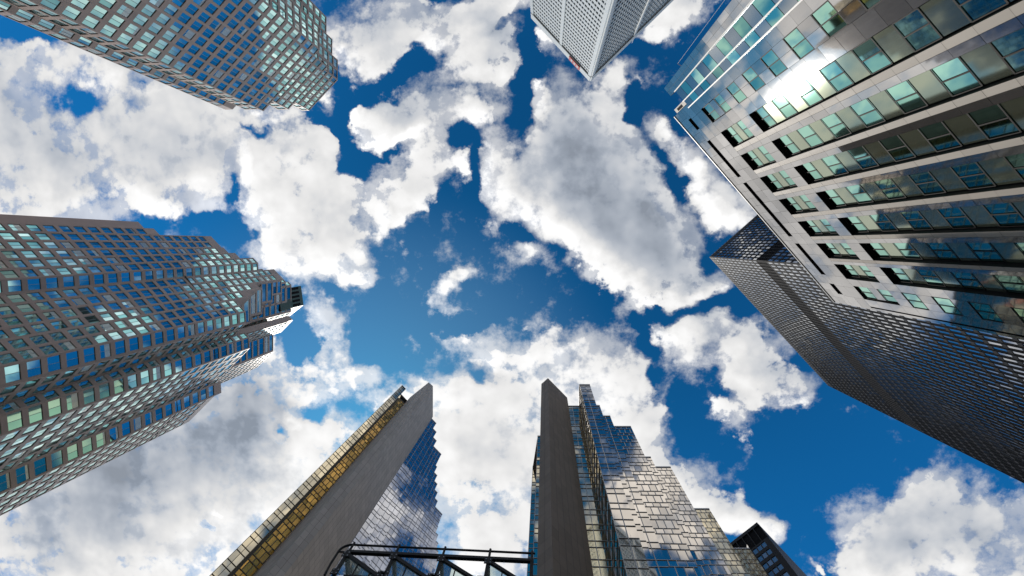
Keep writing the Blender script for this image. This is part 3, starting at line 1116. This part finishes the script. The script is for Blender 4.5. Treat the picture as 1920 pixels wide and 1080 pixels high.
# ------------------------------------------------------------------ polished stone building at the right
def polished_building():
    H = 63.6
    q0, q1 = np.array(at(*RB_Q0, H)), np.array(at(*RB_Q1, H))
    L = np.linalg.norm(q1 - q0)
    d = (q1 - q0) / L
    n = np.array([-d[1], d[0]])
    if np.dot(n, -q0) < 0:
        n = -n
    k = L / 464.0
    t = thing('office_building', 'polished grey stone building with recessed window columns and a glass corner strip', 'office building', pt(q0, 0))
    W, wins = MB(), Windows()
    D = 0.65                                    # depth of the recessed columns
    hh = lambda r: EYE + (H - EYE) * r
    d3, n3 = np.array([d[0], d[1], 0]), np.array([n[0], n[1], 0])

    def panel(s0, s1, z0, z1, mat='polished_panel', off=0.0, tilt=.003, gap=.02):
        if s1 - s0 < .06 or z1 - z0 < .06:
            return
        a, b = rng.normal(0, tilt, 2)
        c = np.array(pt(q0 + d * (s0 + s1) / 2 + n * off, (z0 + z1) / 2))
        x, z = (s1 - s0) / 2 - gap / 2, (z1 - z0) / 2 - gap / 2
        W.poly([c + d3 * sx * x + np.array([0, 0, sz * z]) + n3 * (sx * x * a + sz * z * b) for sx, sz in ((-1, -1), (1, -1), (1, 1), (-1, 1))], mat)

    def panels(s0, s1, z0, z1, w, h, **kw):
        nx, nz = max(1, round((s1 - s0) / w)), max(1, round((z1 - z0) / h))
        for i in range(nx):
            for j in range(nz):
                panel(s0 + (s1 - s0) * i / nx, s0 + (s1 - s0) * (i + 1) / nx, z0 + (z1 - z0) * j / nz, z0 + (z1 - z0) * (j + 1) / nz, **kw)

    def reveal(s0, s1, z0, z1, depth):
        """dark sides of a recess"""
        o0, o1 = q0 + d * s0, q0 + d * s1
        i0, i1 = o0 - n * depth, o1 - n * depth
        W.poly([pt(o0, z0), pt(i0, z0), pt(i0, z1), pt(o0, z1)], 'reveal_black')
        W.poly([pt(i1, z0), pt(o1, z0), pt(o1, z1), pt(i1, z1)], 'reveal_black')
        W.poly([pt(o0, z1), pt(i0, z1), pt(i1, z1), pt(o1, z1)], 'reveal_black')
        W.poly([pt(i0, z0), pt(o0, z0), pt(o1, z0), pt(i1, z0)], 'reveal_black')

    # backing wall behind everything, so that joints read as dark lines
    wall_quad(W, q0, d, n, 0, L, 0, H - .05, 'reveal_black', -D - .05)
    FL = 3.6
    starts = [72.5, 122.6, 171.3, 219.6, 267.9, 315.8, 361.5]
    ch = [(s * k, (s + 33) * k) for s in starts]
    zslot0, zslot1 = hh(.945), hh(.960)
    slots = [(22, 46), (73, 158), (172, 299), (316, 390), (412, 437)]
    # parapet band with slots
    panels(0, L, zslot1, H, 1.2, 1.5)
    edge = 0
    for a, b in slots:
        panels(edge, a * k, zslot0, zslot1, 1.7, 2)
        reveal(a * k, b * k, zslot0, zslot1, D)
        edge = b * k
    panels(edge, L, zslot0, zslot1, 1.7, 2)
    zc1t, zc1b, zc2t = hh(.888), hh(.802), hh(.772)
    panels(0, L, zc1t, zslot0, 1.7, 1.8)
    # recessed columns
    for i, (a, b) in enumerate(ch):
        nxt = ch[i + 1][0] if i + 1 < len(ch) else None
        panels(a, b, zc2t, zc1b, 1.2, 2)
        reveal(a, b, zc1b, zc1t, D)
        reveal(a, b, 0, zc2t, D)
        w = b - a - .16
        for z in (zc1t - 1.02, zc1b + 1.02):
            wins.add(pt(q0 + d * (a + b) / 2 - n * (D - .25), z), d, n, w, 1.84, 'green_glass', 'reveal_black', (2, 1), .004)
        panel(a + .08, b - .08, zc1b + 2.0, zc1t - 2.0, 'channel_panel', -D + .25)
        z = zc2t - .15
        while z > 4:
            wins.add(pt(q0 + d * (a + b) / 2 - n * (D - .25), z - .95), d, n, w, 1.84, 'green_glass', 'reveal_black', (2, 1), .004)
            panel(a + .08, b - .08, z - FL + .03, z - 1.9, 'channel_panel', -D + .25)
            z -= FL
        if nxt is not None:                     # pier between two columns: polished half and pale stone half
            m_ = b + (nxt - b) * .48
            panels(b, m_, 0, zc1t, 2, FL / 2, mat='pier_stone')
            panels(m_, nxt, 0, zc1t, 2, FL / 2)
    # flat bays at both ends
    for s0, s1, cen in ((6 * k, 72.5 * k, 37 * k), (394.5 * k, 456 * k, 425 * k)):
        w = 2.05
        a, b = cen - w / 2, cen + w / 2
        za, zb = hh(.80), zc1t
        panels(s0, a, 0, zb, 1.2, FL / 2)
        panels(b, s1, 0, zb, 1.2, FL / 2)
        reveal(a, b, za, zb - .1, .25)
        panels(a, b, zb - .1, zb, 3, 1)
        for z in (zb - 1.2, za + 1.0):
            wins.add(pt(q0 + d * cen - n * .2, z), d, n, w - .1, 1.8, 'green_glass', 'reveal_black', (2, 1), .004)
        panel(a + .05, b - .05, za + 2, zb - 2.2, 'polished_panel', -.15)
        z = za
        while z > 5:
            panels(a, b, z - FL * .47, z, 1.1, 2)
            wins.add(pt(q0 + d * cen - n * .04, z - FL * .735), d, n, w - .06, FL * .53 - .05, 'green_glass', 'reveal_black', (2, 1), .004)
            z -= FL
        panels(a, b, 0, z, 1.1, 2)
    panels(0, 6 * k, 0, zc1t, 1, FL / 2)
    reveal(456 * k, 459 * k, 0, hh(.925), D)
    panels(459 * k, L, 0, zc1t, 1, FL / 2)
    panels(456 * k, 459 * k, hh(.925), zc1t, 1, 2) if hh(.925) < zc1t else None
    # ends, back, roof
    dep = 26.0
    p0, p1 = q0 - n * dep, q1 - n * dep
    W.poly([pt(q1, 0), pt(p1, 0), pt(p1, H), pt(q1, H)], 'polished_panel')
    W.poly([pt(p0, 0), pt(p1, 0), pt(p1, H), pt(p0, H)], 'polished_panel')
    W.poly([pt(q0, 0), pt(p0, 0), pt(p0, H), pt(q0, H)], 'polished_panel')
    cap(W, [q0, q1, p1, p0], H - .06)
    # pale coping
    W.hexa([pt(q0 - n * .4, H), pt(q1 - n * .4, H), pt(q1 + n * .08, H), pt(q0 + n * .08, H),
            pt(q0 - n * .4, H + .22), pt(q1 - n * .4, H + .22), pt(q1 + n * .08, H + .22), pt(q0 + n * .08, H + .22)], 'white_metal')
    W.build('wall', t)
    wins.emit(t, 98)
    # corner strip: panelled edge and two bands of glass
    S = MB()
    zt, zp = hh(.917), hh(.945)
    W = S
    z = 0.0
    while z < zp - .3:
        for s0, s1 in ((-48, -39), (-39, -30)):
            panel(s0 * k, s1 * k, z, min(z + 1.8, zp), off=.12)
        z += 1.8
    o = q0 + d * (-48 * k)
    i_ = q0 + d * (-30 * k)
    S.poly([pt(o + n * .1, 0), pt(o - n * 6, 0), pt(o - n * 6, zp), pt(o + n * .1, zp)], 'polished_panel')
    S.poly([pt(o - n * .02, 0), pt(i_ - n * .02, 0), pt(i_ - n * .02, zp - .02), pt(o - n * .02, zp - .02)], 'reveal_black')
    S.poly([pt(o + n * .12, zp), pt(i_ + n * .12, zp), pt(i_ - n * 6, zp), pt(o - n * 6, zp)], 'roof_membrane')
    S.build('edge_pier', t)
    G = MB()
    W = G
    z, j = zt, 0
    while z > 0:
        hgt = FL / 2
        for s0, s1 in ((-29, -8.5), (-7.5, 5.5)):
            panel(s0 * k, s1 * k, max(z - hgt, 0), z, 'green_glass' if j % 2 else 'grey_pane', .05, .005, .07)
        z -= hgt
        j += 1
    a, b = q0 + d * (-30 * k), q0 + d * (6 * k)
    G.poly([pt(a, 0), pt(b, 0), pt(b, zt), pt(a, zt)], 'grey_pane')
    for s in (-30, -8, 6):
        c = q0 + d * s * k
        e = d * .06
        G.hexa([pt(c - e + n * .02, 0), pt(c + e + n * .02, 0), pt(c + e + n * .2, 0), pt(c - e + n * .2, 0),
                pt(c - e + n * .02, zt), pt(c + e + n * .02, zt), pt(c + e + n * .2, zt), pt(c - e + n * .2, zt)], 'white_metal')
    a2, b2 = a - n * 5, b - n * 5
    G.poly([pt(a, zt), pt(b, zt), pt(b2, zt), pt(a2, zt)], 'roof_membrane')
    G.build('corner_glazing', t)
    # small pale roof housing at the corner
    B = MB()
    a, b = q0 + d * (-9 * k), q0 - d * .05
    solid(B, [a, b, b - n * 1.6, a - n * 1.6], zt + .05, H - 1.2, 'pier_stone')
    wall_quad(B, a, d, n, .15, .5, zt + 1.2, H - 2, 'louvre_black', .01)
    B.build('roof_housing', t)
    # the thin cable hanging beside the strip
    Cc = MB()
    c = q0 + d * (-54 * k) + n * .3
    Cc.tube(pt(c, 3), pt(c, hh(.83)), .018, 'cable_steel')
    Cc.tube(pt(c, hh(.83)), pt(q0 + d * (-48 * k) - n * .3, hh(.845)), .03, 'cable_steel')
    o = Cc.build('cable', None, pt(c, 3))
    o['label'] = 'thin steel cable hanging down past the corner of the polished building'
    o['category'] = 'cable'


polished_building()


# ------------------------------------------------------------------ saw-tooth glass roof, bottom of the photo
def skylight():
    HA = 15.0
    px = [652.5, 740, 828.6, 916, 997]
    ap = [np.array(at(x, 1046, HA)) for x in px]
    y0 = float(np.mean([p[1] for p in ap]))
    for p in ap:
        p[1] = y0
    step = float(np.mean(np.diff([p[0] for p in ap])))
    drop = 1.0
    t = thing('skylight', 'black framed saw-tooth glass roof with tube railing at the bottom of the photo', 'skylight', (float(ap[0][0]), y0, 0))
    depth = 6.0
    F = MB()
    for i, p in enumerate(ap):
        F.hexa(box(p[0] - .05, p[0] + .05, y0 - .05, y0 + .05, HA - drop, HA), 'black_paint')
        F.hexa(box(p[0] - .045, p[0] + .045, y0 + .05, y0 + depth, HA - .12, HA), 'black_paint')
        F.hexa(box(p[0] - .045, p[0] + .045, y0 + .05, y0 + depth, HA - drop, HA - drop + .1), 'black_paint')
        if i + 1 < len(ap):
            q = ap[i + 1]
            for yy in (y0, y0 + 1.9, y0 + 3.8):
                a, b = (p[0] + .05, HA - .02), (q[0] - .05, HA - drop + .02)
                F.hexa([(a[0], yy - .05, a[1] - .13), (b[0], yy - .05, b[1] - .13), (b[0], yy + .05, b[1] - .13), (a[0], yy + .05, a[1] - .13),
                        (a[0], yy - .05, a[1]), (b[0], yy - .05, b[1]), (b[0], yy + .05, b[1]), (a[0], yy + .05, a[1])], 'black_paint')
                F.hexa(box(p[0] + .3, q[0] - .05, yy - .02, yy + .02, HA - drop, HA - drop + .05), 'black_paint')
            for gx, gz in ((p[0], HA - .12), (p[0], HA - drop + .1), (q[0] - .12, HA - drop + .1)):
                F.hexa(box(gx - .12, gx + .12, y0 - .072, y0 - .058, gz - .12, gz + .12), 'black_paint')
                for bx, bz in ((-.07, -.07), (.07, -.07), (.07, .07), (-.07, .07)):
                    F.hexa(box(gx + bx - .015, gx + bx + .015, y0 - .085, y0 - .072, gz + bz - .015, gz + bz + .015), 'cable_steel')
            # glazing bars in the gable
            for f in (.35, .68):
                x = p[0] + (q[0] - p[0]) * f
                F.hexa(box(x - .015, x + .015, y0 - .02, y0 + .02, HA - drop + .05, HA - drop * f - .12), 'black_paint')
    # side frame of the first bay
    p = ap[0]
    F.hexa(box(p[0] - .06, ap[-1][0] + .06, y0 - .055, y0 + .055, HA, HA + .11), 'black_paint')
    F.build('frame', t)
    Rl = MB()
    hz = HA + .42
    x_end = ap[-1][0] + .1
    Rl.tube((p[0], y0, hz), (x_end, y0, hz), .035, 'black_paint')
    arc = [(p[0], hz)] + [(p[0] - .34 * math.sin(a) , hz - .34 * (1 - math.cos(a))) for a in np.linspace(.25, 1.6, 8)] + [(p[0] - .33, HA - .5), (p[0] - .28, HA - drop)]
    for (xa, za), (xb, zb) in zip(arc[:-1], arc[1:]):
        Rl.tube((xa, y0, za), (xb, y0, zb), .04, 'black_paint')
    Rl.tube((p[0] - .33, y0, HA + .05), (p[0], y0, HA + .05), .03, 'black_paint')
    Rl.build('railing', t)
    for q in ap:
        S = MB()
        S.tube((q[0], y0, HA + .1), (q[0], y0, hz + .10), .04, 'black_paint')
        S.build('rail_post', t, (q[0], y0, HA))
    G = MB()
    for p, q in zip(ap[:-1], ap[1:]):
        for j in range(3):
            ya, yb = y0 + .05 + 1.9 * j, y0 + 1.85 + 1.9 * j
            G.poly([(p[0] + .05, ya, HA - .04), (q[0] - .05, ya, HA - drop + .0), (q[0] - .05, yb, HA - drop), (p[0] + .05, yb, HA - .04)], 'skylight_glass')
        G.poly([(p[0] + .05, y0 + .01, HA - drop + .05), (q[0] - .05, y0 + .01, HA - drop + .05), (p[0] + .05, y0 + .01, HA - .15)], 'skylight_glass')
    G.build('glazing', t)
    for q in (ap[0], ap[2], ap[4]):
        Cm = MB()
        Cm.tube((q[0], y0 + 3, 0), (q[0], y0 + 3, HA - drop), .14, 'black_paint', 16)
        Cm.build('column', t, (q[0], y0 + 3, 0))


def box(x0, x1, y0, y1, z0, z1):
    return [(x0, y0, z0), (x1, y0, z0), (x1, y1, z0), (x0, y1, z0), (x0, y0, z1), (x1, y0, z1), (x1, y1, z1), (x0, y1, z1)]


skylight()
